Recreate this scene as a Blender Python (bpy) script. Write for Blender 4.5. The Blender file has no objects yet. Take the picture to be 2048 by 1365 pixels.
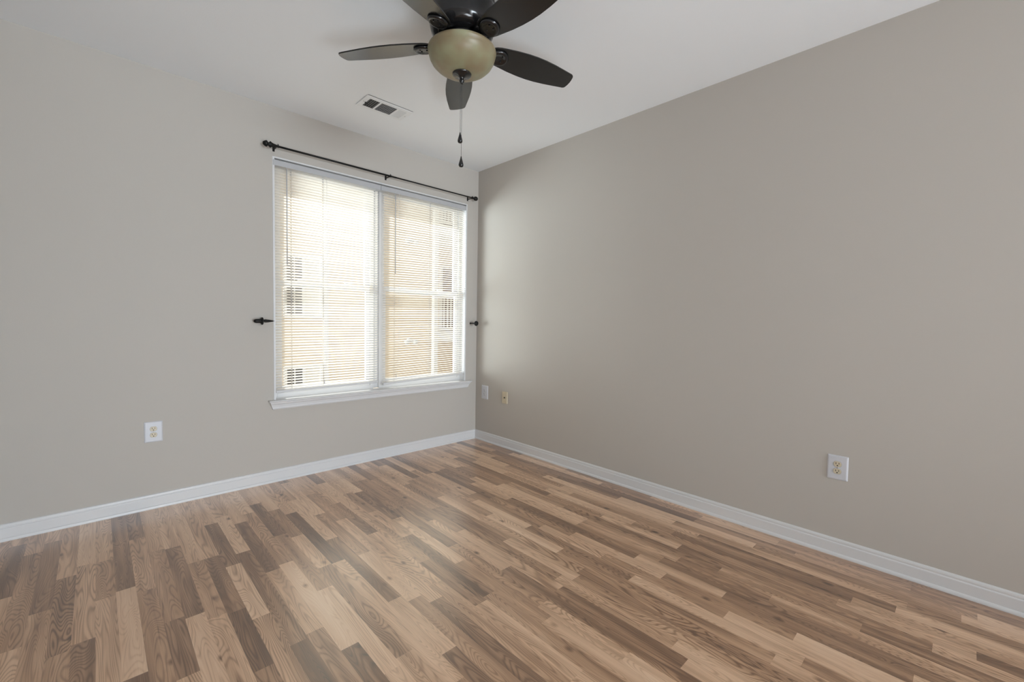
import bpy, bmesh, math, random
from mathutils import Vector, Matrix

S = bpy.context.scene
COL = S.collection
random.seed(11)
PI = math.pi

# ------------------------------------------------------------------ camera
CAM_LOC = (-2.8531, -3.5264, 1.2240)
YAW, PITCH, ROLL, FPX = 0.761785, 0.0449189, 0.0171881, 872.06
fw = Vector((math.sin(YAW) * math.cos(PITCH), math.cos(YAW) * math.cos(PITCH), -math.sin(PITCH)))
rt = Vector((math.cos(YAW), -math.sin(YAW), 0))
up = rt.cross(fw)
r2 = rt * math.cos(ROLL) + up * math.sin(ROLL)
u2 = -rt * math.sin(ROLL) + up * math.cos(ROLL)
cam = bpy.data.cameras.new('camera')
cam.sensor_width = 36.0
cam.lens = FPX * 36.0 / 2048.0
cam.clip_start = 0.02
camo = bpy.data.objects.new('camera', cam)
COL.objects.link(camo)
M = Matrix((r2, u2, -fw)).transposed().to_4x4()
M.translation = CAM_LOC
camo.matrix_world = M
S.camera = camo

# ------------------------------------------------------------------ world, sun, large lights, exposure
S.view_settings.view_transform = 'Standard'
S.view_settings.look = 'None'
S.view_settings.gamma = 1.0
S.view_settings.use_curve_mapping = False
S.view_settings.exposure = 0.12

SKY = 0.95
SUN = 4.9
REAR_FILL = 470.0
SIDE_FILL = 2000.0
UP_FILL = 66.0
w = bpy.data.worlds.new('sky')
S.world = w
w.use_nodes = True
bg = w.node_tree.nodes['Background']
bg.inputs[0].default_value = (0.95, 0.97, 1.0, 1)
bg.inputs[1].default_value = SKY

sun = bpy.data.lights.new('sun', 'SUN')
sun.energy = SUN
sun.angle = math.radians(1.5)
sun.color = (1.0, 0.97, 0.92)
so = bpy.data.objects.new('sun', sun)
COL.objects.link(so)
so.rotation_euler = Vector((0.02, -0.60, -0.80)).to_track_quat('-Z', 'Y').to_euler()

# added fill light behind the camera, shining in through the rear wall's gap
rear_fill = bpy.data.lights.new('rear_fill_light', 'AREA')
rear_fill.shape = 'RECTANGLE'
rear_fill.size, rear_fill.size_y = 2.8, 2.2
rear_fill.energy = REAR_FILL
rear_fill.color = (0.80, 0.905, 1.0)
ho = bpy.data.objects.new('rear_fill_light', rear_fill)
COL.objects.link(ho)
ho.location = (-1.75, -12.6, 1.25)
ho.rotation_euler = Vector((0, 1, 0.05)).to_track_quat('-Z', 'Z').to_euler()

# added uplight behind the camera to fill the ceiling, no lamp stands there
up_fill = bpy.data.lights.new('up_fill_light', 'AREA')
up_fill.shape = 'RECTANGLE'
up_fill.size, up_fill.size_y = 1.4, 1.2
up_fill.energy = UP_FILL
up_fill.color = (0.84, 0.93, 1.0)
bo_ = bpy.data.objects.new('up_fill_light', up_fill)
COL.objects.link(bo_)
bo_.location = (-2.45, -4.4, 0.05)
bo_.rotation_euler = Vector((-0.2, 0.75, 1.0)).to_track_quat('-Z', 'X').to_euler()

# added fill light, unseen outside to the left, brightens the right wall
side_fill = bpy.data.lights.new('side_fill_light', 'AREA')
side_fill.shape = 'RECTANGLE'
side_fill.size, side_fill.size_y = 5.0, 5.0
side_fill.energy = SIDE_FILL
side_fill.color = (0.88, 0.95, 1.0)
co_ = bpy.data.objects.new('side_fill_light', side_fill)
COL.objects.link(co_)
co_.location = (-8.5, 6.2, 1.6)
co_.rotation_euler = Vector((0.8, -0.6, 0.0)).to_track_quat('-Z', 'Z').to_euler()

try:
    S.cycles.use_denoising = True
    S.cycles.max_bounces = 12
    S.cycles.diffuse_bounces = 8
    S.cycles.transparent_max_bounces = 16
    S.cycles.sample_clamp_indirect = 6.0
except Exception:
    pass


# ------------------------------------------------------------------ materials
def mat(name, color, rough=0.5, metal=0.0, spec=0.5):
    m = bpy.data.materials.new(name)
    m.use_nodes = True
    b = m.node_tree.nodes['Principled BSDF']
    b.inputs['Base Color'].default_value = (*color, 1)
    b.inputs['Roughness'].default_value = rough
    b.inputs['Metallic'].default_value = metal
    b.inputs['Specular IOR Level'].default_value = spec
    return m


def N(m, t, **kw):
    n = m.node_tree.nodes.new(t)
    for k, v in kw.items():
        setattr(n, k, v)
    return n


def L(m, a, b):
    m.node_tree.links.new(a, b)


def bump(m, scale, dist, strength=0.2, detail=2.0):
    b = m.node_tree.nodes['Principled BSDF']
    tc = N(m, 'ShaderNodeTexCoord')
    nz = N(m, 'ShaderNodeTexNoise')
    nz.inputs['Scale'].default_value = scale
    nz.inputs['Detail'].default_value = detail
    bp = N(m, 'ShaderNodeBump')
    bp.inputs['Strength'].default_value = strength
    bp.inputs['Distance'].default_value = dist
    L(m, tc.outputs['Object'], nz.inputs['Vector'])
    L(m, nz.outputs['Fac'], bp.inputs['Height'])
    L(m, bp.outputs['Normal'], b.inputs['Normal'])
    return m


def noisy(m, c1, c2, scale, detail=3.0, lo=0.35, hi=0.65, stretch=(1, 1, 1)):
    b = m.node_tree.nodes['Principled BSDF']
    tc = N(m, 'ShaderNodeTexCoord')
    mp = N(m, 'ShaderNodeMapping')
    mp.inputs['Scale'].default_value = stretch
    nz = N(m, 'ShaderNodeTexNoise')
    nz.inputs['Scale'].default_value = scale
    nz.inputs['Detail'].default_value = detail
    cr = N(m, 'ShaderNodeValToRGB')
    cr.color_ramp.elements[0].position = lo
    cr.color_ramp.elements[0].color = (*c1, 1)
    cr.color_ramp.elements[1].position = hi
    cr.color_ramp.elements[1].color = (*c2, 1)
    L(m, tc.outputs['Object'], mp.inputs['Vector'])
    L(m, mp.outputs['Vector'], nz.inputs['Vector'])
    L(m, nz.outputs['Fac'], cr.inputs['Fac'])
    L(m, cr.outputs['Color'], b.inputs['Base Color'])
    return m


WALL = bump(mat('greige_wall_paint', (0.50, 0.472, 0.435), 0.75, spec=0.25), 180, 0.0015, 0.12)
CEIL = bump(mat('white_ceiling_paint', (0.875, 0.91, 0.95), 0.85, spec=0.2), 140, 0.002, 0.15)
TRIM = bump(mat('white_trim_paint', (0.68, 0.685, 0.695), 0.35), 60, 0.0008, 0.06)
VINYL = mat('white_vinyl', (0.66, 0.66, 0.665), 0.35)
RAIL = mat('shaded_rail_enamel', (0.46, 0.465, 0.48), 0.4)  # greyed below the white vinyl, backlit shade put into the colour
PLATE = mat('white_plastic', (0.60, 0.61, 0.65), 0.35)
ALMOND = mat('almond_plastic', (0.60, 0.53, 0.40), 0.4)
CREAMP = mat('cream_plastic', (0.60, 0.52, 0.38), 0.4)
SLOT = mat('dark_slot', (0.01, 0.009, 0.008), 0.6)
STEEL = mat('steel', (0.5, 0.5, 0.5), 0.3, 1.0)
IRON = bump(mat('black_iron', (0.008, 0.0075, 0.007), 0.5, spec=0.25), 200, 0.0005, 0.1)
BRONZE = mat('oil_rubbed_black', (0.010, 0.0095, 0.010), 0.16, spec=0.6)
VENTW = mat('vent_white_enamel', (0.84, 0.87, 0.90), 0.4)
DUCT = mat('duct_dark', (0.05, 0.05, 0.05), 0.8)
CHAIN = mat('chain_metal', (0.12, 0.12, 0.12), 0.35, 0.8)
BLADE = noisy(mat('black_blade_finish', (0.02, 0.02, 0.02), 0.26, spec=0.15),
              (0.007, 0.007, 0.007), (0.010, 0.010, 0.010), 14, stretch=(1, 1, 1))
BLADE.node_tree.nodes['Principled BSDF'].inputs['Coat Weight'].default_value = 1.0
BLADE.node_tree.nodes['Principled BSDF'].inputs['Coat Roughness'].default_value = 0.2

# frosted amber bowl
BOWL = noisy(mat('amber_frosted_glass', (0.6, 0.55, 0.35), 0.38),
             (0.245, 0.195, 0.115), (0.285, 0.277, 0.170), 9, detail=2, lo=0.38, hi=0.6)
BOWL.node_tree.nodes['Principled BSDF'].inputs['Subsurface Weight'].default_value = 0.15
BOWL.node_tree.nodes['Principled BSDF'].inputs['Subsurface Radius'].default_value = (0.02, 0.015, 0.008)
BOWL.node_tree.nodes['Principled BSDF'].inputs['Coat Weight'].default_value = 0.0
BOWL.node_tree.nodes['Principled BSDF'].inputs['Coat Roughness'].default_value = 0.25


def glass_mat():
    m = bpy.data.materials.new('window_glass')
    m.use_nodes = True
    nt = m.node_tree
    nt.nodes.clear()
    out = N(m, 'ShaderNodeOutputMaterial')
    tr = N(m, 'ShaderNodeBsdfTransparent')
    tr.inputs['Color'].default_value = (0.95, 0.97, 0.96, 1)
    gl = N(m, 'ShaderNodeBsdfGlossy')
    gl.inputs['Roughness'].default_value = 0.02
    lw = N(m, 'ShaderNodeLayerWeight')
    lw.inputs['Blend'].default_value = 0.5
    pw = N(m, 'ShaderNodeMath', operation='POWER')
    pw.inputs[1].default_value = 4.0
    L(m, lw.outputs['Facing'], pw.inputs[0])
    fr = N(m, 'ShaderNodeMath', operation='MULTIPLY_ADD')
    fr.inputs[1].default_value = 0.85
    fr.inputs[2].default_value = 0.04
    L(m, pw.outputs[0], fr.inputs[0])
    mx = N(m, 'ShaderNodeMixShader')
    L(m, fr.outputs[0], mx.inputs[0])
    L(m, tr.outputs[0], mx.inputs[1])
    L(m, gl.outputs[0], mx.inputs[2])
    L(m, mx.outputs[0], out.inputs[0])
    return m


GLASS = glass_mat()


def slat_mat():
    m = bpy.data.materials.new('blind_slat_vinyl')
    m.use_nodes = True
    nt = m.node_tree
    nt.nodes.clear()
    out = N(m, 'ShaderNodeOutputMaterial')
    d = N(m, 'ShaderNodeBsdfDiffuse')
    d.inputs['Color'].default_value = (0.90, 0.89, 0.86, 1)
    t = N(m, 'ShaderNodeBsdfTranslucent')
    t.inputs['Color'].default_value = (0.95, 0.895, 0.81, 1)
    g = N(m, 'ShaderNodeBsdfGlossy')
    g.inputs['Roughness'].default_value = 0.3
    m1 = N(m, 'ShaderNodeMixShader')
    m1.inputs[0].default_value = 0.58
    m2 = N(m, 'ShaderNodeMixShader')
    m2.inputs[0].default_value = 0.05
    L(m, d.outputs[0], m1.inputs[1])
    L(m, t.outputs[0], m1.inputs[2])
    L(m, m1.outputs[0], m2.inputs[1])
    L(m, g.outputs[0], m2.inputs[2])
    L(m, m2.outputs[0], out.inputs[0])
    return m


SLAT = slat_mat()


def wood_mat():
    m = bpy.data.materials.new('oak_strip_laminate')
    m.use_nodes = True
    b = m.node_tree.nodes['Principled BSDF']
    tc = N(m, 'ShaderNodeTexCoord')
    tone = N(m, 'ShaderNodeAttribute', attribute_name='tone')
    off = N(m, 'ShaderNodeAttribute', attribute_name='off')
    kind = N(m, 'ShaderNodeAttribute', attribute_name='figure')
    # position shifted per strip
    mul = N(m, 'ShaderNodeVectorMath', operation='ADD')
    L(m, tc.outputs['Object'], mul.inputs[0])
    comb = N(m, 'ShaderNodeCombineXYZ')
    om = N(m, 'ShaderNodeMath', operation='MULTIPLY')
    om.inputs[1].default_value = 37.0
    L(m, off.outputs['Fac'], om.inputs[0])
    om2 = N(m, 'ShaderNodeMath', operation='MULTIPLY')
    om2.inputs[1].default_value = 91.0
    L(m, off.outputs['Fac'], om2.inputs[0])
    L(m, om.outputs[0], comb.inputs[0])
    L(m, om2.outputs[0], comb.inputs[1])
    L(m, om.outputs[0], comb.inputs[2])
    L(m, comb.outputs[0], mul.inputs[1])

    def noise(scale, sx, sy, detail, distort=0.0, rough=0.5):
        mp = N(m, 'ShaderNodeMapping')
        mp.inputs['Scale'].default_value = (sx, sy, 1)
        L(m, mul.outputs[0], mp.inputs['Vector'])
        n = N(m, 'ShaderNodeTexNoise')
        n.inputs['Scale'].default_value = scale
        n.inputs['Detail'].default_value = detail
        n.inputs['Roughness'].default_value = rough
        n.inputs['Distortion'].default_value = distort
        L(m, mp.outputs[0], n.inputs['Vector'])
        return n.outputs['Fac']

    def math_(op, a, bb, clamp=False):
        n = N(m, 'ShaderNodeMath', operation=op)
        n.use_clamp = clamp
        for i, v in enumerate((a, bb)):
            if isinstance(v, (int, float)):
                n.inputs[i].default_value = v
            else:
                L(m, v, n.inputs[i])
        return n.outputs[0]

    # growth-ring contour lines: iso-lines of a stretched smooth field
    field = noise(1.0, 12.0, 1.35, 1.3, 0.55)
    freq = math_('ADD', math_('MULTIPLY', kind.outputs['Fac'], 110.0), 150.0)
    rings = math_('SINE', math_('MULTIPLY', field, freq), 0.0)
    rings = math_('ADD', math_('MULTIPLY', rings, 0.5), 0.5)
    rings = math_('POWER', rings, 2.6)
    amp = math_('ADD', math_('MULTIPLY', noise(1.0, 3.0, 0.8, 1.0), 0.46), -0.06, True)
    fibre = noise(1.0, 420.0, 9.0, 3.0)
    broad = noise(1.0, 26.0, 1.5, 2.0)
    # sparse dark mineral streaks
    streak = noise(1.0, 60.0, 3.2, 2.0)
    streak = math_('MULTIPLY', math_('SUBTRACT', streak, 0.70, True), 7.0, True)
    # knots
    mpk = N(m, 'ShaderNodeMapping')
    mpk.inputs['Scale'].default_value = (9.0, 5.0, 1)
    L(m, mul.outputs[0], mpk.inputs['Vector'])
    vor = N(m, 'ShaderNodeTexVoronoi')
    vor.inputs['Scale'].default_value = 0.85
    L(m, mpk.outputs[0], vor.inputs['Vector'])
    knot = math_('SUBTRACT', 1.0, math_('MULTIPLY', vor.outputs['Distance'], 7.5), True)
    knot = math_('POWER', knot, 1.5)

    # value: plank tone + broad variation - rings
    v = math_('ADD', tone.outputs['Fac'], math_('MULTIPLY', math_('SUBTRACT', broad, 0.5), 0.65))
    v = math_('SUBTRACT', v, math_('MULTIPLY', math_('SUBTRACT', rings, 0.25), amp))
    v = math_('ADD', v, math_('MULTIPLY', math_('SUBTRACT', fibre, 0.5), 0.22))
    v = math_('SUBTRACT', v, math_('MULTIPLY', streak, 0.5))
    v = math_('SUBTRACT', v, math_('MULTIPLY', knot, 0.75), True)
    cr = N(m, 'ShaderNodeValToRGB')
    e = cr.color_ramp.elements
    e[0].position, e[0].color = 0.02, (0.080, 0.036, 0.016, 1)
    e[1].position, e[1].color = 1.0, (0.87, 0.63, 0.44, 1)
    for p, c in ((0.30, (0.215, 0.106, 0.050)), (0.54, (0.475, 0.277, 0.155)), (0.76, (0.730, 0.482, 0.306))):
        x = e.new(p)
        x.color = (*c, 1)
    L(m, v, cr.inputs['Fac'])
    L(m, cr.outputs['Color'], b.inputs['Base Color'])
    b.inputs['Roughness'].default_value = 0.30
    b.inputs['Coat Weight'].default_value = 1.0
    b.inputs['Coat IOR'].default_value = 1.8
    b.inputs['Coat Roughness'].default_value = 0.28
    b.inputs['Specular IOR Level'].default_value = 0.3
    bp = N(m, 'ShaderNodeBump')
    bp.inputs['Strength'].default_value = 0.08
    bp.inputs['Distance'].default_value = 0.001
    L(m, fibre, bp.inputs['Height'])
    L(m, bp.outputs['Normal'], b.inputs['Normal'])
    return m


WOOD = wood_mat()


# ------------------------------------------------------------------ mesh helpers
class MB:
    def __init__(self):
        self.v, self.f, self.smooth = [], [], []

    def add(self, verts, faces, smooth=False):
        o = len(self.v)
        self.v += [tuple(p) for p in verts]
        self.f += [tuple(i + o for i in f) for f in faces]
        self.smooth += [smooth] * len(faces)
        return self

    def box(self, x0, x1, y0, y1, z0, z1):
        x0, x1 = sorted((x0, x1)); y0, y1 = sorted((y0, y1)); z0, z1 = sorted((z0, z1))
        v = [(x0, y0, z0), (x1, y0, z0), (x1, y1, z0), (x0, y1, z0),
             (x0, y0, z1), (x1, y0, z1), (x1, y1, z1), (x0, y1, z1)]
        return self.add(v, [(0, 3, 2, 1), (4, 5, 6, 7), (0, 1, 5, 4), (1, 2, 6, 5), (2, 3, 7, 6), (3, 0, 4, 7)])

    def lathe(self, prof, centre=(0, 0, 0), axis='Z', seg=48):
        """prof: list of (radius, height along axis)"""
        cx, cy, cz = centre
        vs, fs = [], []
        n = len(prof)
        for r, h in prof:
            for k in range(seg):
                a = 2 * PI * k / seg
                c, s = max(r, 1e-5) * math.cos(a), max(r, 1e-5) * math.sin(a)
                if axis == 'Z':
                    vs.append((cx + c, cy + s, cz + h))
                elif axis == 'X':
                    vs.append((cx + h, cy + c, cz + s))
                else:
                    vs.append((cx + s, cy + h, cz + c))
        for i in range(n - 1):
            for k in range(seg):
                k2 = (k + 1) % seg
                fs.append((i * seg + k, i * seg + k2, (i + 1) * seg + k2, (i + 1) * seg + k))
        self.add(vs, fs, True)
        if prof[0][0] > 1e-4:
            self.add(vs[:seg], [tuple(range(seg))[::-1]])
        if prof[-1][0] > 1e-4:
            self.add(vs[-seg:], [tuple(range(seg))])
        return self

    def tube(self, a, b, r, seg=16, r2=None):
        a, b = Vector(a), Vector(b)
        d = (b - a).normalized()
        t = Vector((0, 0, 1)) if abs(d.z) < 0.9 else Vector((1, 0, 0))
        p = d.cross(t).normalized(); q = d.cross(p)
        rb = r if r2 is None else r2
        vs = []
        for c, rr in ((a, r), (b, rb)):
            for k in range(seg):
                an = 2 * PI * k / seg
                vs.append(tuple(c + (p * math.cos(an) + q * math.sin(an)) * rr))
        fs = [(k, (k + 1) % seg, seg + (k + 1) % seg, seg + k) for k in range(seg)]
        self.add(vs, fs, True)
        self.add(vs[:seg], [tuple(range(seg))[::-1]])
        self.add(vs[seg:], [tuple(range(seg))])
        return self

    def prism(self, pts, h0, h1, fn):
        """extrude polygon pts between h0 and h1; fn(u,v,h)->xyz"""
        n = len(pts)
        vs = [fn(u, v, h0) for u, v in pts] + [fn(u, v, h1) for u, v in pts]
        fs = [tuple(range(n))[::-1], tuple(range(n, 2 * n))]
        fs += [(k, (k + 1) % n, n + (k + 1) % n, n + k) for k in range(n)]
        return self.add(vs, fs)

    def build(self, name, m, parent=None, bevel=0.0, seg=2, kind=None):
        me = bpy.data.meshes.new(name)
        me.from_pydata(self.v, [], self.f)
        me.polygons.foreach_set('use_smooth', self.smooth)
        bm = bmesh.new()
        bm.from_mesh(me)
        bmesh.ops.remove_doubles(bm, verts=bm.verts, dist=2e-6)
        bmesh.ops.recalc_face_normals(bm, faces=bm.faces)
        bm.to_mesh(me)
        bm.free()
        me.materials.append(m)
        o = bpy.data.objects.new(name, me)
        COL.objects.link(o)
        if parent is not None:
            o.parent = parent
        if bevel:
            md = o.modifiers.new('bevel', 'BEVEL')
            md.width = bevel
            md.segments = seg
            md.limit_method = 'ANGLE'
            md.angle_limit = math.radians(40)
        if kind:
            o['kind'] = kind
        return o


def thing(name, label, cat, loc=(0, 0, 0), rotz=0.0, group=None):
    o = bpy.data.objects.new(name, None)
    COL.objects.link(o)
    o.location = loc
    o.rotation_euler = (0, 0, rotz)
    o.empty_display_size = 0.05
    o['label'] = label
    o['category'] = cat
    if group:
        o['group'] = group
    return o


def copy_tree(o, parent=None):
    c = o.copy()
    COL.objects.link(c)
    if parent is not None:
        c.parent = parent
    for ch in list(o.children):
        copy_tree(ch, c)
    return c


def relabel(o, text):
    o['label'] = text
    return o


# ------------------------------------------------------------------ room shell
H = 2.743
XL, YR = -3.28, -8.6            # left wall, rear wall
T = 0.16
WX0, WX1, WZ0, WZ1 = -1.912, -0.140, 0.600, 2.388   # window opening

# floor: strips running toward the window wall, one face per strip
PW = 0.0655
fv, ff, tones, offs, figs = [], [], [], [], []
i0 = math.floor((XL - 2.55 * 0 + 2.55) / PW) - 1
row = i0
known = {  # x index -> joints read off the photo, so the nearest strips break where they do there
    -1: [-0.675, -1.393], -4: [-0.98, -1.63], -2: [-0.66, -1.37, -1.745], 0: [-0.92, -1.46], 1: [-0.92],
}
while -2.55 + row * PW < 0.0:
    x0, x1 = -2.55 + row * PW, -2.55 + (row + 1) * PW
    if x1 <= XL:
        row += 1
        continue
    x0, x1 = max(x0, XL), min(x1, 0.0)
    js = []
    y = 0.0 - random.uniform(0.08, 0.7)
    kn = known.get(row)
    if kn:
        js = list(kn)
        y = js[-1] - random.uniform(0.35, 0.75)
    while y > -12.9:
        js.append(y)
        y -= random.choice((0.42, 0.52, 0.62, 0.72, 0.85, 1.05)) * random.uniform(0.92, 1.08)
    js = [0.0] + js + [-12.9]
    prev = 0.5
    for a, b in zip(js[:-1], js[1:]):
        o = len(fv)
        fv += [(x0, b, 0), (x1, b, 0), (x1, a, 0), (x0, a, 0)]
        ff.append((o, o + 1, o + 2, o + 3))
        t = prev
        while abs(t - prev) < 0.10:
            t = random.choice((random.gauss(0.74, 0.05), random.gauss(0.66, 0.06), random.gauss(0.57, 0.07), random.gauss(0.47, 0.07), random.gauss(0.40, 0.07)))
        t = min(0.86, max(0.22, t))
        prev = t
        tones.append(t)
        offs.append(random.random())
        figs.append(random.random() ** 1.5)
    row += 1
me = bpy.data.meshes.new('floor')
nb = len(fv)
fv += [(XL, -12.9, -0.1), (0, -12.9, -0.1), (0, 0, -0.1), (XL, 0, -0.1)]
ff.append((nb + 3, nb + 2, nb + 1, nb))
tones.append(0.5); offs.append(0.5); figs.append(0.5)
me.from_pydata(fv, [], ff)
for nm, vals in (('tone', tones), ('off', offs), ('figure', figs)):
    at = me.attributes.new(nm, 'FLOAT', 'FACE')
    at.data.foreach_set('value', vals)
me.materials.append(WOOD)
fl = bpy.data.objects.new('floor', me)
COL.objects.link(fl)
fl['kind'] = 'structure'

MB().box(XL - T, T, -12.9 - T, T, H, H + 0.15).build('ceiling', CEIL, kind='structure')
MB().box(0, T, -12.9 - T, 0, -0.1, H).build('wall_right', WALL, kind='structure')
MB().box(XL - T, XL, -12.9 - T, 0, -0.1, H).build('wall_left', WALL, kind='structure')
# window wall in four pieces around the opening, one mesh
wb = MB()
wb.box(XL - T, WX0, 0, T, -0.1, H)
wb.box(WX1, T, 0, T, -0.1, H)
wb.box(WX0, WX1, 0, T, -0.1, WZ0)
wb.box(WX0, WX1, 0, T, WZ1, H)
wb.build('wall_back', WALL, kind='structure')
# our own building's outer face around the window, and the storeys above
wx = MB()
wx.box(-14.0, WX0, T, T + 0.06, -3.2, 6.0)
wx.box(WX1, 12.0, T, T + 0.06, -3.2, 6.0)
wx.box(WX0, WX1, T, T + 0.06, -3.2, WZ0)
wx.box(WX0, WX1, T, T + 0.06, WZ1, 6.0)
EXT_WALL = mat('tan_exterior_siding', (0.36, 0.30, 0.23), 0.8)
wx.build('wall_outside', EXT_WALL, kind='structure')

# unseen rear wall, opening added for the fill light, and a closing end wall
rb = MB()
rb.box(XL, -2.95, YR - 0.12, YR, 0, H)
rb.box(-0.35, 0, YR - 0.12, YR, 0, H)
rb.box(-2.95, -0.35, YR - 0.12, YR, 2.45, H)
rb.build('wall_rear', WALL, kind='structure')
MB().box(XL, 0, -12.9 - T, -12.9, -0.1, H).build('wall_end', WALL, kind='structure')

# baseboards with a moulded top and a shoe moulding, mitred in the corner
BP = [(0, 0.0), (0.020, 0.0), (0.020, 0.006), (0.0185, 0.012), (0.0155, 0.0165), (0.0125, 0.018),
      (0.0125, 0.066), (0.0115, 0.069), (0.0085, 0.071), (0.0085, 0.075), (0.0095, 0.079),
      (0.0085, 0.086), (0.0050, 0.091), (0.0, 0.092)]


def baseboard(name, fn):
    m = MB()
    n = len(BP)
    a = [fn(d, z, 0) for d, z in BP]
    b = [fn(d, z, 1) for d, z in BP]
    m.add(a + b, [(k, (k + 1) % n, n + (k + 1) % n, n + k) for k in range(n)] + [tuple(range(n)), tuple(range(n, 2 * n))[::-1]])
    return m.build(name, TRIM, kind='structure')


baseboard('baseboard_back', lambda d, z, e: ((-d, -d, z) if e else (XL + d, -d, z)))
baseboard('baseboard_right', lambda d, z, e: ((-d, -d, z) if e else (-d, YR, z)))
baseboard('baseboard_left', lambda d, z, e: ((XL + d, -d, z) if e else (XL + d, YR, z)))

# ------------------------------------------------------------------ window trim
LT = 0.014
tr = MB()
tr.box(WX0, WX0 + LT, -0.003, T, WZ0 + 0.012, WZ1)
tr.box(WX1 - LT, WX1, -0.003, T, WZ0 + 0.012, WZ1)
tr.box(WX0 + LT, WX1 - LT, -0.003, T, WZ1 - 0.010, WZ1)
tr.build('trim_1', TRIM, kind='structure', bevel=0.0012)
# stool (sill board) with horns, and the tapered apron under it
st = MB()
prof = [(0.065, 0.600), (-0.040, 0.600), (-0.047, 0.603), (-0.049, 0.607), (-0.047, 0.611), (-0.042, 0.613), (0.065, 0.613)]
n = len(prof)
x0, x1 = -1.951, -0.088
# notch: part inside the opening
st.prism([(y, z) for y, z in prof if y < 0] + [(0.0, 0.613), (0.0, 0.600)], x0, x1, lambda u, v, h: (h, u, v))
st.box(WX0 + 0.0005, WX1 - 0.0005, -0.001, 0.075, 0.6005, 0.613)
sill = st.build('trim_2', TRIM, kind='structure')
ap = MB()
pr = [(0.0, 0.600), (-0.036, 0.600), (-0.034, 0.590), (-0.026, 0.578), (-0.022, 0.562), (-0.022, 0.552), (-0.016, 0.543), (0.0, 0.541)]
vs = []
for (xa, xb) in ((-1.945, -1.922), (-0.094, -0.122)):
    for y, z in pr:
        t = (0.600 - z) / 0.059
        vs.append((xa + (xb - xa) * t, y, z))
k = len(pr)
ap.add(vs, [(i, (i + 1) % k, k + (i + 1) % k, k + i) for i in range(k)] + [tuple(range(k)), tuple(range(k, 2 * k))[::-1]])
ap.build('apron', TRIM, parent=sill)


# ------------------------------------------------------------------ double-hung windows
def rectframe(m, x0, x1, z0, z1, y0, y1, w, wb=None, wt=None):
    wb = wb or w; wt = wt or w
    m.box(x0, x0 + w, y0, y1, z0, z1)
    m.box(x1 - w, x1, y0, y1, z0, z1)
    m.box(x0 + w, x1 - w, y0, y1, z0, z0 + wb)
    m.box(x0 + w, x1 - w, y0, y1, z1 - wt, z1)
    return m


def window(name, x0, x1):
    z0, z1 = WZ0 + 0.013, WZ1 - 0.010
    root = rectframe(MB(), x0, x1, z0, z1, 0.075, 0.150, 0.030, 0.035).build(name, VINYL, bevel=0.002, kind='structure')
    zm = 1.490
    for nm, a, b, ya, yb, bt, tp in (('lower_sash', z0 + 0.035, zm + 0.020, 0.084, 0.108, 0.045, 0.036),
                                     ('upper_sash', zm - 0.018, z1 - 0.030, 0.112, 0.136, 0.036, 0.036)):
        s = rectframe(MB(), x0 + 0.030, x1 - 0.030, a, b, ya, yb, 0.036, bt, tp).build(nm, VINYL, parent=root, bevel=0.002)
        MB().box(x0 + 0.062, x1 - 0.062, (ya + yb) / 2 - 0.002, (ya + yb) / 2 + 0.002, a + bt - 0.004, b - tp + 0.004).build('pane', GLASS, parent=s)
        if nm == 'lower_sash':
            for fx in (0.27, 0.73):
                xc = x0 + (x1 - x0) * fx
                MB().box(xc - 0.03, xc + 0.03, ya + 0.002, yb - 0.002, b - 0.0005, b + 0.012).build('sash_lock', VINYL, parent=s, bevel=0.003)
    return root


window('window_1', WX0 + LT, -1.096)
window('window_2', -1.044, WX1 - LT)
MB().box(-1.096, -1.044, 0.100, 0.150, WZ0 + 0.013, WZ1 - 0.010).build('trim_3', VINYL, kind='structure', bevel=0.003)


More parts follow.
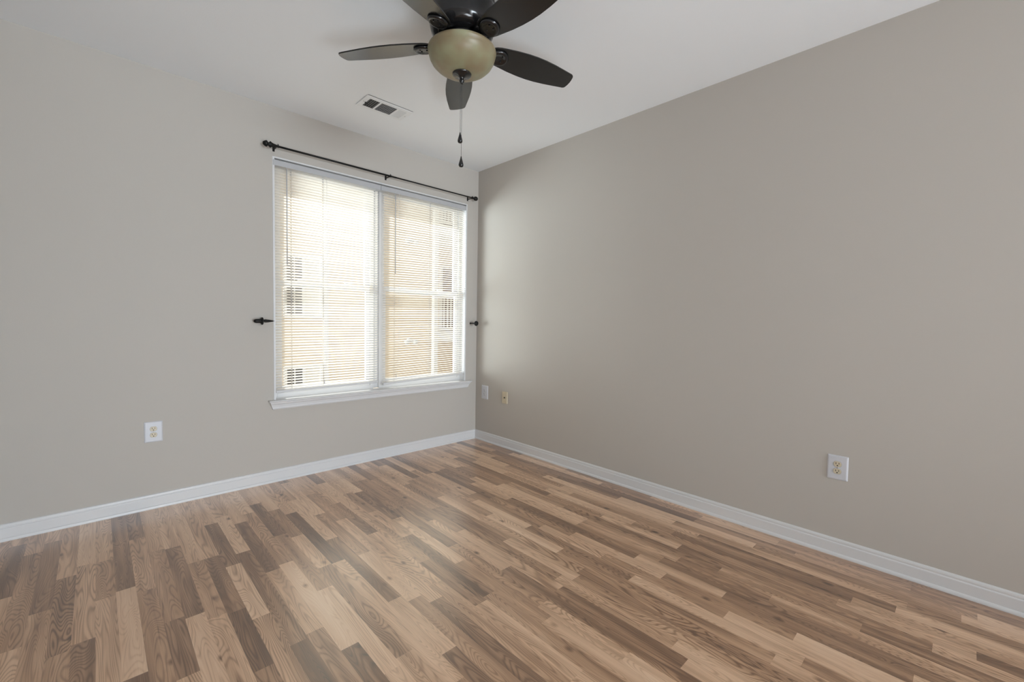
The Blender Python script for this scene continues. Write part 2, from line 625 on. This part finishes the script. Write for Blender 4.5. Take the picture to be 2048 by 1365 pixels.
# ------------------------------------------------------------------ mini blinds
def blind(label, hx0, hx1, x0, x1, tilt, zbl, zbr, holes, wand, cordx, extra=()):
    root = thing('window_blind', label, 'blind', ((x0 + x1) / 2, 0.02, 0.66), group='mini blinds in the window')
    rl = Vector(root.location)

    def P(m):
        m.v = [(a - rl.x, b - rl.y, c - rl.z) for a, b, c in m.v]
        return m
    # head rail: open U channel seen from the front as a flat band
    hr = MB().box(hx0, hx1, -0.006, 0.040, 2.326, 2.366)
    P(hr).build('head_rail', RAIL, root, bevel=0.002)
    yc, wdt, pitch = 0.020, 0.025, 0.0206
    ztop = 2.318
    nsl = int((ztop - (zbl + zbr) / 2 - 0.012) / pitch)
    m = MB()
    ys = (-0.5, -0.2, 0.2, 0.5)
    seg_x = [x0]
    for h in holes:
        seg_x += [h - 0.006, h + 0.006]
    seg_x += [x1]
    for s in range(nsl):
        fr = (s + 0.5) / nsl
        zl = ztop - (ztop - zbl - 0.012) * fr
        zr = ztop - (ztop - zbr - 0.012) * fr
        jit = random.gauss(0, 0.018)
        a = tilt + jit
        ca, sa = math.cos(a), math.sin(a)
        vs = []
        for x in seg_x:
            zc = zl + (zr - zl) * (x - x0) / (x1 - x0)
            for u in ys:
                yy = u * wdt
                crown = 0.0020 * (1 - (2 * u) ** 2)
                # the room-side edge is the raised one
                vs.append((x, yc + yy * ca + crown * sa, zc - yy * sa + crown * ca))
        fs = []
        for i in range(len(seg_x) - 1):
            for j in range(3):
                if i % 2 == 1 and j == 1:
                    continue          # cord hole
                fs.append((i * 4 + j, i * 4 + j + 1, (i + 1) * 4 + j + 1, (i + 1) * 4 + j))
        m.add(vs, fs, True)
    P(m).build('slats', SLAT, root)
    b = MB()
    v = []
    for x, z in ((x0, zbl), (x1, zbr)):
        for dy, dz in ((-0.012, -0.003), (-0.0125, 0.006), (-0.009, 0.011), (0.009, 0.011), (0.0125, 0.006), (0.012, -0.003), (0.008, -0.008), (-0.008, -0.008)):
            v.append((x, yc + dy, z + dz))
    b.add(v, [(i, (i + 1) % 8, 8 + (i + 1) % 8, 8 + i) for i in range(8)] + [tuple(range(8)), tuple(range(8, 16))[::-1]])
    P(b).build('bottom_rail', VINYL, root)
    for h in holes:
        t = (h - x0) / (x1 - x0)
        zb = zbl + (zbr - zbl) * t
        c = MB()
        c.tube((h, yc - 0.0125, zb), (h, yc - 0.0125, 2.328), 0.0008, 6)
        c.tube((h, yc + 0.0125, zb), (h, yc + 0.0125, 2.328), 0.0008, 6)
        c.tube((h + 0.001, yc, zb), (h + 0.001, yc, 2.328), 0.0009, 6)
        P(c).build('ladder_cord', VINYL, root)
    wx, wz = wand
    wd = MB().tube((wx, -0.013, wz), (wx, -0.013, 2.315), 0.0040, 6)
    wd.tube((wx, -0.013, 2.315), (wx, 0.0, 2.335), 0.0015, 8)
    wo = P(wd).build('tilt_wand', WAND, root)
    lc = MB()
    pts = [(cordx, -0.010, 2.330), (cordx + 0.002, -0.0105, 1.6), (cordx + 0.004, -0.0105, 1.02), (cordx - 0.006, -0.0105, 0.86), (cordx - 0.022, -0.0105, 0.735)]
    for a_, b_ in zip(pts[:-1], pts[1:]):
        lc.tube(a_, b_, 0.0009, 6)
    lc.tube(pts[-1], (pts[-1][0], pts[-1][1], pts[-1][2] - 0.028), 0.003, 8, 0.005)
    P(lc).build('lift_cord', VINYL, root)
    return root


WAND = mat('clear_wand_plastic', (0.55, 0.56, 0.58), 0.15)
blind('white mini blind hanging in left half of the window, slats tilted nearly shut', WX0 + 0.003, -1.071, -1.893, -1.086,
      math.radians(32), 0.668, 0.676, (-1.782, -1.547, -1.118), (-1.819, 1.616), -1.528)
blind('white mini blind hanging in right half of the window beside corner, slats more open', -1.069, -0.157, -1.036, -0.160,
      math.radians(21), 0.651, 0.684, (-0.928, -0.563, -0.238), (-0.937, 1.625), -0.90)

# ------------------------------------------------------------------ curtain rod
RY, RZ = -0.06, 2.4445
rod = thing('curtain_rod', 'thin black iron curtain rod on three brackets above the window', 'curtain rod', (-1.03, 0, 2.444))


def rel(m, o):
    l = o.location
    m.v = [(a - l.x, b - l.y, c - l.z) for a, b, c in m.v]
    return m


rel(MB().tube((-1.935, RY, RZ), (-0.96, RY, RZ), 0.0072, 20), rod).build('rod', IRON, rod)
rel(MB().tube((-0.97, RY, RZ), (-0.125, RY, RZ), 0.0058, 20), rod).build('inner_rod', IRON, rod)
fin = MB().lathe([(0.0, -0.060), (0.010, -0.058), (0.018, -0.047), (0.0225, -0.036), (0.012, -0.026), (0.011, -0.024), (0.0225, -0.012),
                  (0.017, -0.004), (0.0125, 0.008), (0.0105, 0.020), (0.0085, 0.032), (0.0085, 0.040)], (-1.928, RY, RZ), 'X', 28)
rel(fin, rod).build('finial', IRON, rod)
fin = MB().lathe([(0.0075, -0.036), (0.0075, -0.028), (0.012, -0.025), (0.013, -0.021), (0.009, -0.016), (0.007, -0.010), (0.011, -0.004), (0.0185, 0.006),
                  (0.0215, 0.017), (0.019, 0.029), (0.011, 0.038), (0.0, 0.041)], (-0.100, RY, RZ), 'X', 28)
rel(fin, rod).build('finial', IRON, rod)
for bx in (-1.903, -1.027, -0.139):
    b = MB()
    b.box(bx - 0.0075, bx + 0.0075, -0.003, 0.0, 2.421, 2.466)
    b.box(bx - 0.005, bx + 0.005, RY - 0.004, -0.003, 2.4325, 2.4375)
    b.lathe([(0.0045, -0.0045), (0.0045, -0.0020)], (bx, -0.001, 2.427), 'Y', 12)
    rel(b, rod)
    br = b.build('bracket', IRON, rod, bevel=0.001)
    c = MB()
    pr = []
    for kk in range(13):          # cup the rod lies in
        a = PI + PI * kk / 12
        pr.append((RY + 0.0095 * math.cos(a), RZ + 0.0095 * math.sin(a)))
    inn = []
    for kk in range(13):
        a = 2 * PI - PI * kk / 12
        inn.append((RY + 0.0074 * math.cos(a), RZ + 0.0074 * math.sin(a)))
    for seg in range(12):
        q = [pr[seg], pr[seg + 1], inn[11 - seg], inn[12 - seg]]
        c.prism(q, bx + 0.014 - 0.006, bx + 0.014 + 0.006, lambda u, v, h: (h, u, v))
    c.tube((bx + 0.014, RY - 0.006, RZ + 0.005), (bx + 0.014, RY + 0.002, RZ + 0.016), 0.0035, 10)
    rel(c, rod).build('cradle', IRON, br)

# ------------------------------------------------------------------ curtain holdbacks
hb = thing('curtain_holdback', 'black iron curtain holdback with bullet end and spike left of the window', 'curtain holdback', (-2.0, 0, 1.196),
           group='curtain holdbacks')
rel(MB().lathe([(0.0, -0.052), (0.007, -0.050), (0.0125, -0.043), (0.0145, -0.034), (0.0145, -0.008), (0.013, 0.0), (0.013, 0.004)],
               (-1.998, -0.04, 1.196), 'X', 28), hb).build('bullet_end', IRON, hb)
rel(MB().lathe([(0.013, -0.006), (0.025, -0.005), (0.0275, 0.0), (0.025, 0.005), (0.010, 0.008)], (-1.996, -0.04, 1.196), 'X', 32), hb).build('disc', IRON, hb)
rel(MB().lathe([(0.007, 0.006), (0.0095, 0.014), (0.0115, 0.024), (0.0095, 0.045), (0.0050, 0.070), (0.0, 0.085)], (-1.998, -0.04, 1.197), 'X', 24), hb).build('spike', IRON, hb)
rel(MB().lathe([(0.014, 0.0), (0.014, -0.003), (0.006, -0.005), (0.006, -0.036)], (-2.012, 0, 1.196), 'Y', 20), hb).build('wall_mount', IRON, hb)

hb2 = thing('curtain_holdback', 'black iron curtain holdback with round disc right of the window at corner', 'curtain holdback', (-0.082, 0, 1.197),
            group='curtain holdbacks')
rel(MB().lathe([(0.0095, 0.0), (0.0080, -0.004), (0.0050, -0.012), (0.0060, -0.040), (0.0095, -0.070), (0.0085, -0.088)], (-0.082, 0, 1.197), 'Y', 24), hb2).build('spike', IRON, hb2)
rel(MB().lathe([(0.0085, -0.085), (0.020, -0.088), (0.0255, -0.094), (0.0235, -0.101), (0.014, -0.106), (0.0, -0.108)], (-0.082, 0, 1.197), 'Y', 32), hb2).build('disc', IRON, hb2)


# ------------------------------------------------------------------ wall plates
def roundrect(wd, ht, r, n=5):
    pts = []
    for cx, cz, a0 in ((wd / 2 - r, ht / 2 - r, 0), (-wd / 2 + r, ht / 2 - r, 90), (-wd / 2 + r, -ht / 2 + r, 180), (wd / 2 - r, -ht / 2 + r, 270)):
        for k in range(n + 1):
            a = math.radians(a0 + 90 * k / n)
            pts.append((cx + r * math.cos(a), cz + r * math.sin(a)))
    return pts


def plate_mesh(wd, ht):
    """dished plate standing off the wall toward local -Y"""
    m = MB()
    rings = [(wd, ht, 0.004, 0.0), (wd, ht, 0.004, -0.002), (wd - 0.003, ht - 0.003, 0.004, -0.0042), (wd - 0.014, ht - 0.014, 0.003, -0.0062)]
    allv, n = [], 0
    for a, b, r, y in rings:
        p = roundrect(a, b, r)
        n = len(p)
        allv += [(x, y, z) for x, z in p]
    fs = []
    for i in range(len(rings) - 1):
        fs += [(i * n + k, i * n + (k + 1) % n, (i + 1) * n + (k + 1) % n, (i + 1) * n + k) for k in range(n)]
    m.add(allv, fs, False)
    m.add(allv[-n:], [tuple(range(n))])
    return m


def face_outline(r=0.0172, flat=0.0143, n=28):
    pts = []
    for k in range(n):
        a = 2 * PI * k / n
        pts.append((r * math.cos(a), max(-flat, min(flat, r * math.sin(a)))))
    return pts


def outlet(label, loc, rotz, wd, ht, facemat):
    root = thing('wall_outlet', label, 'outlet', loc, rotz, group='duplex wall outlets')
    plate_mesh(wd, ht).build('cover_plate', PLATE, root)
    for s in (1, -1):
        zc = 0.0193 * s
        f = MB().prism(face_outline(), -0.0055, -0.0085, lambda u, v, h: (u, h, v + zc))
        fo = f.build('receptacle', facemat, root, bevel=0.0006)
        sl = MB()
        sl.box(-0.0078, -0.0052, -0.0089, -0.0080, zc - 0.0005, zc + 0.0085)
        sl.box(0.0052, 0.0078, -0.0089, -0.0080, zc + 0.0005, zc + 0.0078)
        sl.lathe([(0.0030, -0.0089), (0.0030, -0.0080)], (0, 0, zc - 0.0072), 'Y', 16)
        sl.build('slot', SLOT, fo)
        gp = MB().prism([(u * 1.07, v * 1.07) for u, v in face_outline()], -0.0055, -0.0066, lambda u, v, h: (u, h, v + zc))
        gp.build('shadow_ring', SHADOWGAP, fo)
    MB().lathe([(0.0032, -0.0060), (0.0032, -0.0075), (0.0020, -0.0080), (0.0, -0.0081)], (0, 0, 0), 'Y', 16).build('screw', STEEL, root)
    return root


SHADOWGAP = mat('shadow_gap_grey', (0.36, 0.35, 0.33), 0.6)  # grey ring paints the shadow gap around each receptacle face
outlet('white oversized duplex outlet low on the window wall, left of the window', (-2.6045, 0, 0.489), 0, 0.091, 0.130, ALMOND)
outlet('white oversized duplex outlet low on the long right wall, far from the corner', (0, -3.072, 0.474), -PI / 2, 0.091, 0.130, ALMOND)
outlet('small white duplex outlet on the right wall right next to room corner', (0, -0.149, 0.499), -PI / 2, 0.098, 0.138, PLATE)
jk = thing('wall_jack', 'cream wall jack plate with one centre hole beside the small corner outlet', 'wall jack', (0, -0.457, 0.4865), -PI / 2)
MB().prism(roundrect(0.070, 0.114, 0.003), 0.0, -0.0125, lambda u, v, h: (u, h, v)).build('cover_plate', CREAMP, jk, bevel=0.002)
MB().lathe([(0.0065, -0.0125), (0.0065, -0.0165), (0.0045, -0.0170), (0.0045, -0.0200)], (0, 0, 0.0), 'Y', 18).build('jack', SLOT, jk)
for dz in (0.040, -0.040):
    MB().lathe([(0.003, -0.0120), (0.003, -0.0135), (0.0, -0.0138)], (0, 0, dz), 'Y', 14).build('screw', CREAMP, jk)

# ------------------------------------------------------------------ ceiling vent
vent = thing('ceiling_vent', 'white metal ceiling vent with three louvre sections near the window wall', 'air vent', (-1.3205, -0.553, H))
VX, VY = 0.176, 0.098
m = MB()
# flange with bevelled rim around three openings
OP = [(-0.141, -0.066), (-0.053, 0.066), (0.080, 0.140)]
OY = 0.063
rim = 0.007
m.add([(-VX, -VY, -0.0035), (VX, -VY, -0.0035), (VX, VY, -0.0035), (-VX, VY, -0.0035),
       (-VX + rim, -VY + rim, -rim), (VX - rim, -VY + rim, -rim), (VX - rim, VY - rim, -rim), (-VX + rim, VY - rim, -rim)],
      [(0, 1, 5, 4), (1, 2, 6, 5), (2, 3, 7, 6), (3, 0, 4, 7)])
m.box(-VX + rim, VX - rim, -VY + rim, -OY, -rim, -rim + 0.002)
m.box(-VX + rim, VX - rim, OY, VY - rim, -rim, -rim + 0.002)
xs = [-VX + rim] + [c for o in OP for c in o] + [VX - rim]
for a, b in zip(xs[0::2], xs[1::2]):
    m.box(a, b, -OY, OY, -rim, -rim + 0.002)
m.build('flange', VENTW, vent)
MB().box(-0.172, 0.172, -VY + 0.0015, VY - 0.006, -0.0034, -0.0002).build('duct_shade_plate', DUCT, vent)  # dark plate painting duct shade and the shadow line under the near edge


def louvres(o, along_y, n, ang):
    m = MB()
    a0, a1 = o
    for k in range(n):
        if along_y:
            c = a0 + (a1 - a0) * (k + 0.5) / n
            dx, dz = 0.0030 * math.cos(ang), 0.0030 * math.sin(ang)
            m.add([(c - dx, -OY, -0.0055 - dz), (c + dx, -OY, -0.0055 + dz), (c + dx, OY, -0.0055 + dz), (c - dx, OY, -0.0055 - dz)], [(0, 1, 2, 3)])
        else:
            c = -OY + 2 * OY * (k + 0.5) / n
            dy, dz = 0.0030 * math.cos(ang), 0.0030 * math.sin(ang)
            m.add([(a0, c - dy, -0.0055 - dz), (a0, c + dy, -0.0055 + dz), (a1, c + dy, -0.0055 + dz), (a1, c - dy, -0.0055 - dz)], [(0, 1, 2, 3)])
    ob = m.build('louvre_section', VENTW, vent)
    sm = ob.modifiers.new('thick', 'SOLIDIFY')
    sm.thickness = 0.0006
    return ob


louvres(OP[0], True, 5, math.radians(48))
louvres(OP[1], False, 9, math.radians(22))
louvres(OP[2], True, 8, math.radians(140))
MB().box(-0.150, -0.128, 0.001, 0.004, -0.020, -0.0065).build('damper_lever', DUCT, vent)
for sx in (-0.160, 0.160):
    MB().lathe([(0.0035, -0.0068), (0.003, -0.0085), (0.0, -0.009)], (sx, 0.0, 0), 'Z', 12).build('screw', STEEL, vent)

# ------------------------------------------------------------------ ceiling fan
FX, FY = -1.567, -1.800
fan = thing('ceiling_fan', 'black five-blade ceiling fan with amber glass bowl light and pull chains', 'ceiling fan', (FX, FY, H))


def fz(prof):
    return [(r, z - H) for r, z in prof]


MB().lathe(fz([(0.0, 2.743), (0.150, 2.743), (0.152, 2.738), (0.152, 2.722), (0.147, 2.719), (0.147, 2.715), (0.152, 2.712),
               (0.155, 2.690), (0.155, 2.640), (0.153, 2.610), (0.147, 2.588), (0.132, 2.572), (0.110, 2.562), (0.0, 2.560)]), seg=72).build('motor_housing', BRONZE, fan)
MB().lathe(fz([(0.0, 2.562), (0.092, 2.562), (0.094, 2.555), (0.094, 2.538), (0.080, 2.530), (0.080, 2.512), (0.110, 2.508), (0.110, 2.502), (0.0, 2.500)]), seg=56).build('switch_housing', BRONZE, fan)
MB().lathe(fz([(0.150, 2.506), (0.156, 2.509), (0.1605, 2.506), (0.1620, 2.500), (0.1608, 2.494), (0.1575, 2.488), (0.1570, 2.480), (0.1530, 2.466), (0.1430, 2.448),
               (0.125, 2.430), (0.101, 2.415), (0.074, 2.405), (0.045, 2.400), (0.020, 2.399), (0.020, 2.403), (0.045, 2.404), (0.072, 2.409), (0.098, 2.419),
               (0.121, 2.433), (0.139, 2.451), (0.149, 2.468), (0.1530, 2.482), (0.150, 2.506)]), seg=72).build('light_bowl', BOWL, fan)
MB().lathe(fz([(0.0, 2.410), (0.040, 2.408), (0.0445, 2.404), (0.0455, 2.399), (0.0435, 2.394), (0.0390, 2.392), (0.0290, 2.390), (0.0190, 2.386), (0.0120, 2.381), (0.0095, 2.375), (0.0115, 2.371),
               (0.0125, 2.367), (0.0105, 2.362), (0.0065, 2.358), (0.0055, 2.353), (0.0, 2.352)]), seg=44).build('finial', BRONZE, fan)

outline = [(0.150, 0.040), (0.165, 0.049), (0.185, 0.055), (0.22, 0.061), (0.27, 0.0685), (0.33, 0.074), (0.38, 0.0755), (0.43, 0.0735), (0.49, 0.067), (0.54, 0.059),
           (0.585, 0.0515), (0.600, 0.0490), (0.608, 0.0450), (0.6125, 0.0390), (0.617, 0.020), (0.6185, 0.0)]
poly = outline + [(r, -w_) for r, w_ in outline[::-1][1:]]
PH, BZ, PT = math.radians(55.7), 2.532 - H, math.radians(-12.5)


def blade_xf(u, v, h):
    """u along the blade, v across, h thickness; pitched about its own axis"""
    y = v * math.cos(PT) - h * math.sin(PT)
    z = v * math.sin(PT) + h * math.cos(PT)
    return (u, y, z + BZ - 0.010 * max(0.0, (u - 0.2)) / 0.4)


def blade_parts():
    b = MB()
    b.prism(poly, 0.0, 0.0065, blade_xf)
    bo = b.build('blade', BLADE, fan, bevel=0.0012)
    # blade iron: arm from the motor plus an oval paddle screwed below the blade
    a = MB()
    st_ = 14
    vs = []
    ringn = 28
    for (sc, dh) in ((1.0, -0.0005), (1.02, -0.006), (0.9, -0.012), (0.72, -0.0135), (0.60, -0.0095), (0.3, -0.0085)):
        for kk in range(ringn):
            an = 2 * PI * kk / ringn
            vs.append(blade_xf(0.192 + 0.048 * sc * math.cos(an), 0.045 * sc * math.sin(an), dh))
    fs = []
    for i in range(5):
        fs += [(i * ringn + k, i * ringn + (k + 1) % ringn, (i + 1) * ringn + (k + 1) % ringn, (i + 1) * ringn + k) for k in range(ringn)]
    a.add(vs, fs, True)
    a.add(vs[-ringn:], [tuple(range(ringn))])
    a.add(vs[:ringn], [tuple(range(ringn))[::-1]])
    for s_ in (1, -1):
        a.tube(blade_xf(0.165, 0.022 * s_, -0.006), (0.095, 0.020 * s_, 2.567 - H), 0.0075, 12, 0.009)
    ao = a.build('blade_iron', BRONZE, bo)
    for (u, v) in ((0.176, 0.0), (0.206, 0.012), (0.206, -0.012)):
        MB().tube(blade_xf(u, v, -0.008), blade_xf(u, v, -0.0125), 0.0042, 12, 0.003).build('blade_screw', BRONZE, bo)
    return bo


b0 = blade_parts()
b0.rotation_euler.z = PH
for k in range(1, 5):
    c = copy_tree(b0, fan)
    c.rotation_euler.z = PH + k * 2 * PI / 5


def pull_chain(dx, dy, ztop, zf):
    c = MB()
    z = ztop
    c.tube((dx, dy, ztop - H), (dx, dy, zf + 0.02 - H), 0.0007, 6)
    nb_ = int((ztop - zf - 0.02) / 0.0042)
    o = bpy.data.objects
    sph = [(0.0, -0.0014), (0.0012, -0.0007), (0.0012, 0.0007), (0.0, 0.0014)]
    for q in range(nb_):
        c.lathe(sph, (dx, dy, ztop - 0.0042 * q - H), 'Z', 6)
    co = c.build('pull_chain', CHAIN, fan)
    MB().lathe([(0.0, 0.027), (0.0025, 0.025), (0.0035, 0.018), (0.0060, 0.009), (0.0100, -0.004), (0.0118, -0.013), (0.0110, -0.020), (0.0075, -0.024), (0.0, -0.025)],
               (dx, dy, zf - H), 'Z', 24).build('fob', BRONZE, co)


pull_chain(-0.0045, 0.003, 2.356, 2.101)
pull_chain(0.0010, 0.000, 2.356, 1.988)

# ------------------------------------------------------------------ outside: apartment building across the court
SIDING = mat('cream_lap_siding', (0.70, 0.585, 0.455), 0.7)
STUCCO = noisy(mat('cream_smooth_siding', (0.7, 0.6, 0.45), 0.75), (0.74, 0.625, 0.49), (0.78, 0.66, 0.525), 3)
XTRIM = mat('exterior_white_trim', (0.72, 0.71, 0.69), 0.5)
DKGLASS = mat('dark_window_glass', (0.03, 0.028, 0.028), 0.15)
CURT = mat('pale_curtain', (0.72, 0.68, 0.62), 0.8)
BROWN = mat('brown_door', (0.16, 0.09, 0.055), 0.5)
GRASS = noisy(mat('concrete_court', (0.5, 0.5, 0.5), 0.9), (0.42, 0.41, 0.39), (0.52, 0.51, 0.49), 3)
bl = thing('apartment_building', 'cream apartment building across from the window, balconies at right', 'building', (2.4, 7.0, -3.2))
ZB, ZT = -3.2, 5.6


def B(m):
    return rel(m, bl)


# lap siding, left bay
m = MB()
z = ZB
while z < ZT:
    m.add([(-5.0, 6.975, z), (1.02, 6.975, z), (1.02, 6.998, z + 0.115), (-5.0, 6.998, z + 0.115), (-5.0, 6.998, z), (1.02, 6.998, z)],
          [(0, 1, 2, 3), (0, 4, 5, 1)])
    z += 0.115
m.box(-5.0, 1.02, 6.998, 7.3, ZB, ZT)
B(m).build('lap_siding_wall', SIDING, bl)
m = MB()
m.box(1.12, 4.02, 7.0, 7.3, ZB, ZT)
z = ZB
while z < ZT:
    m.box(1.12, 4.02, 6.992, 7.0, z, z + 0.19)
    z += 0.2
B(m).build('smooth_siding_wall', STUCCO, bl)
B(MB().box(1.02, 1.13, 6.95, 7.3, ZB, ZT)).build('corner_board', XTRIM, bl, bevel=0.004)
B(MB().box(-5.2, 7.4, 6.5, 8.9, ZT, ZT + 0.25)).build('eave', XTRIM, bl)


def ext_window(x0, x1, z0, z1):
    f = MB()
    rectframe(f, x0, x1, z0, z1, 6.93, 6.98, 0.06)
    xm = (x0 + x1) / 2
    f.box(xm - 0.03, xm + 0.03, 6.935, 6.98, z0 + 0.06, z1 - 0.06)
    fo = B(f).build('window', XTRIM, bl)
    g = B(MB().box(x0 + 0.05, xm - 0.02, 6.955, 6.965, z0 + 0.05, z1 - 0.05)).build('pane', DKGLASS, fo)
    B(MB().box(xm + 0.02, x1 - 0.05, 6.955, 6.965, z0 + 0.05, z1 - 0.05)).build('pane', CURT, fo)
    mm = MB()
    xq = (x0 + 0.06 + xm - 0.03) / 2
    mm.box(xq - 0.012, xq + 0.012, 6.940, 6.955, z0 + 0.06, z1 - 0.06)
    mm.box(xm + 0.03, x1 - 0.06, 6.940, 6.955, (z0 + z1) / 2 - 0.012, (z0 + z1) / 2 + 0.012)
    B(mm).build('muntin', XTRIM, fo)


ext_window(0.15, 0.99, 1.22, 2.66)
ext_window(0.15, 0.99, -1.45, 0.15)

# balcony bay: recessed wall, floor slabs, posts, doors, railing
B(MB().box(4.02, 7.2, 8.4, 8.6, ZB, ZT).box(7.0, 7.2, 7.0, 8.4, ZB, ZT)).build('balcony_wall', SIDING, bl)
for zf in (-2.25, 0.62, 3.62):
    B(MB().box(4.03, 7.0, 6.75, 8.4, zf, zf + 0.27)).build('balcony_floor', XTRIM, bl, bevel=0.01)
B(MB().box(3.93, 4.06, 6.72, 6.86, ZB, ZT)).build('post', XTRIM, bl, bevel=0.006)
B(MB().box(5.62, 5.75, 6.72, 6.86, ZB, ZT)).build('post', XTRIM, bl, bevel=0.006)
for zf in (0.89, 3.89):
    d = B(MB().box(5.30, 6.5, 8.34, 8.40, zf, zf + 2.05)).build('balcony_door', BROWN, bl)
    B(rectframe(MB(), 5.22, 6.58, zf, zf + 2.12, 8.32, 8.40, 0.08)).build('door_frame', XTRIM, d)
for zf in (0.89, 3.89):
    r_ = MB()
    r_.box(4.06, 5.62, 6.76, 6.82, zf + 0.95, zf + 1.02)
    r_.box(4.06, 5.62, 6.77, 6.81, zf + 0.08, zf + 0.13)
    k = 4.18
    while k < 5.6:
        r_.box(k - 0.018, k + 0.018, 6.775, 6.805, zf + 0.13, zf + 0.95)
        k += 0.12
    B(r_).build('railing', XTRIM, bl)

for zc, txt in ((3.33, 'white twin floodlight high on the cream building outside right window half'),
                (0.64, 'white twin floodlight low on the cream building outside right window half')):
    f = thing('floodlight', txt, 'outdoor light', (3.28, 6.991, zc), group='twin floodlights on the building outside')
    MB().lathe([(0.06, 0.0), (0.06, -0.03), (0.03, -0.045), (0.0, -0.045)], (0, 0, 0.03), 'Y', 20).build('mount', XTRIM, f)
    for s in (1, -1):
        MB().lathe([(0.0, 0.02), (0.035, 0.0), (0.06, -0.10), (0.065, -0.12), (0.0, -0.115)], (0.13 * s, -0.05, -0.02), 'Y', 20).build('lamp_head', XTRIM, f)
        MB().tube((0.03 * s, -0.03, 0.03), (0.13 * s, -0.06, -0.01), 0.014, 10).build('arm', XTRIM, f)

MB().box(-25, 30, 0.4, 40, -3.4, -3.2).build('ground', GRASS, kind='structure')
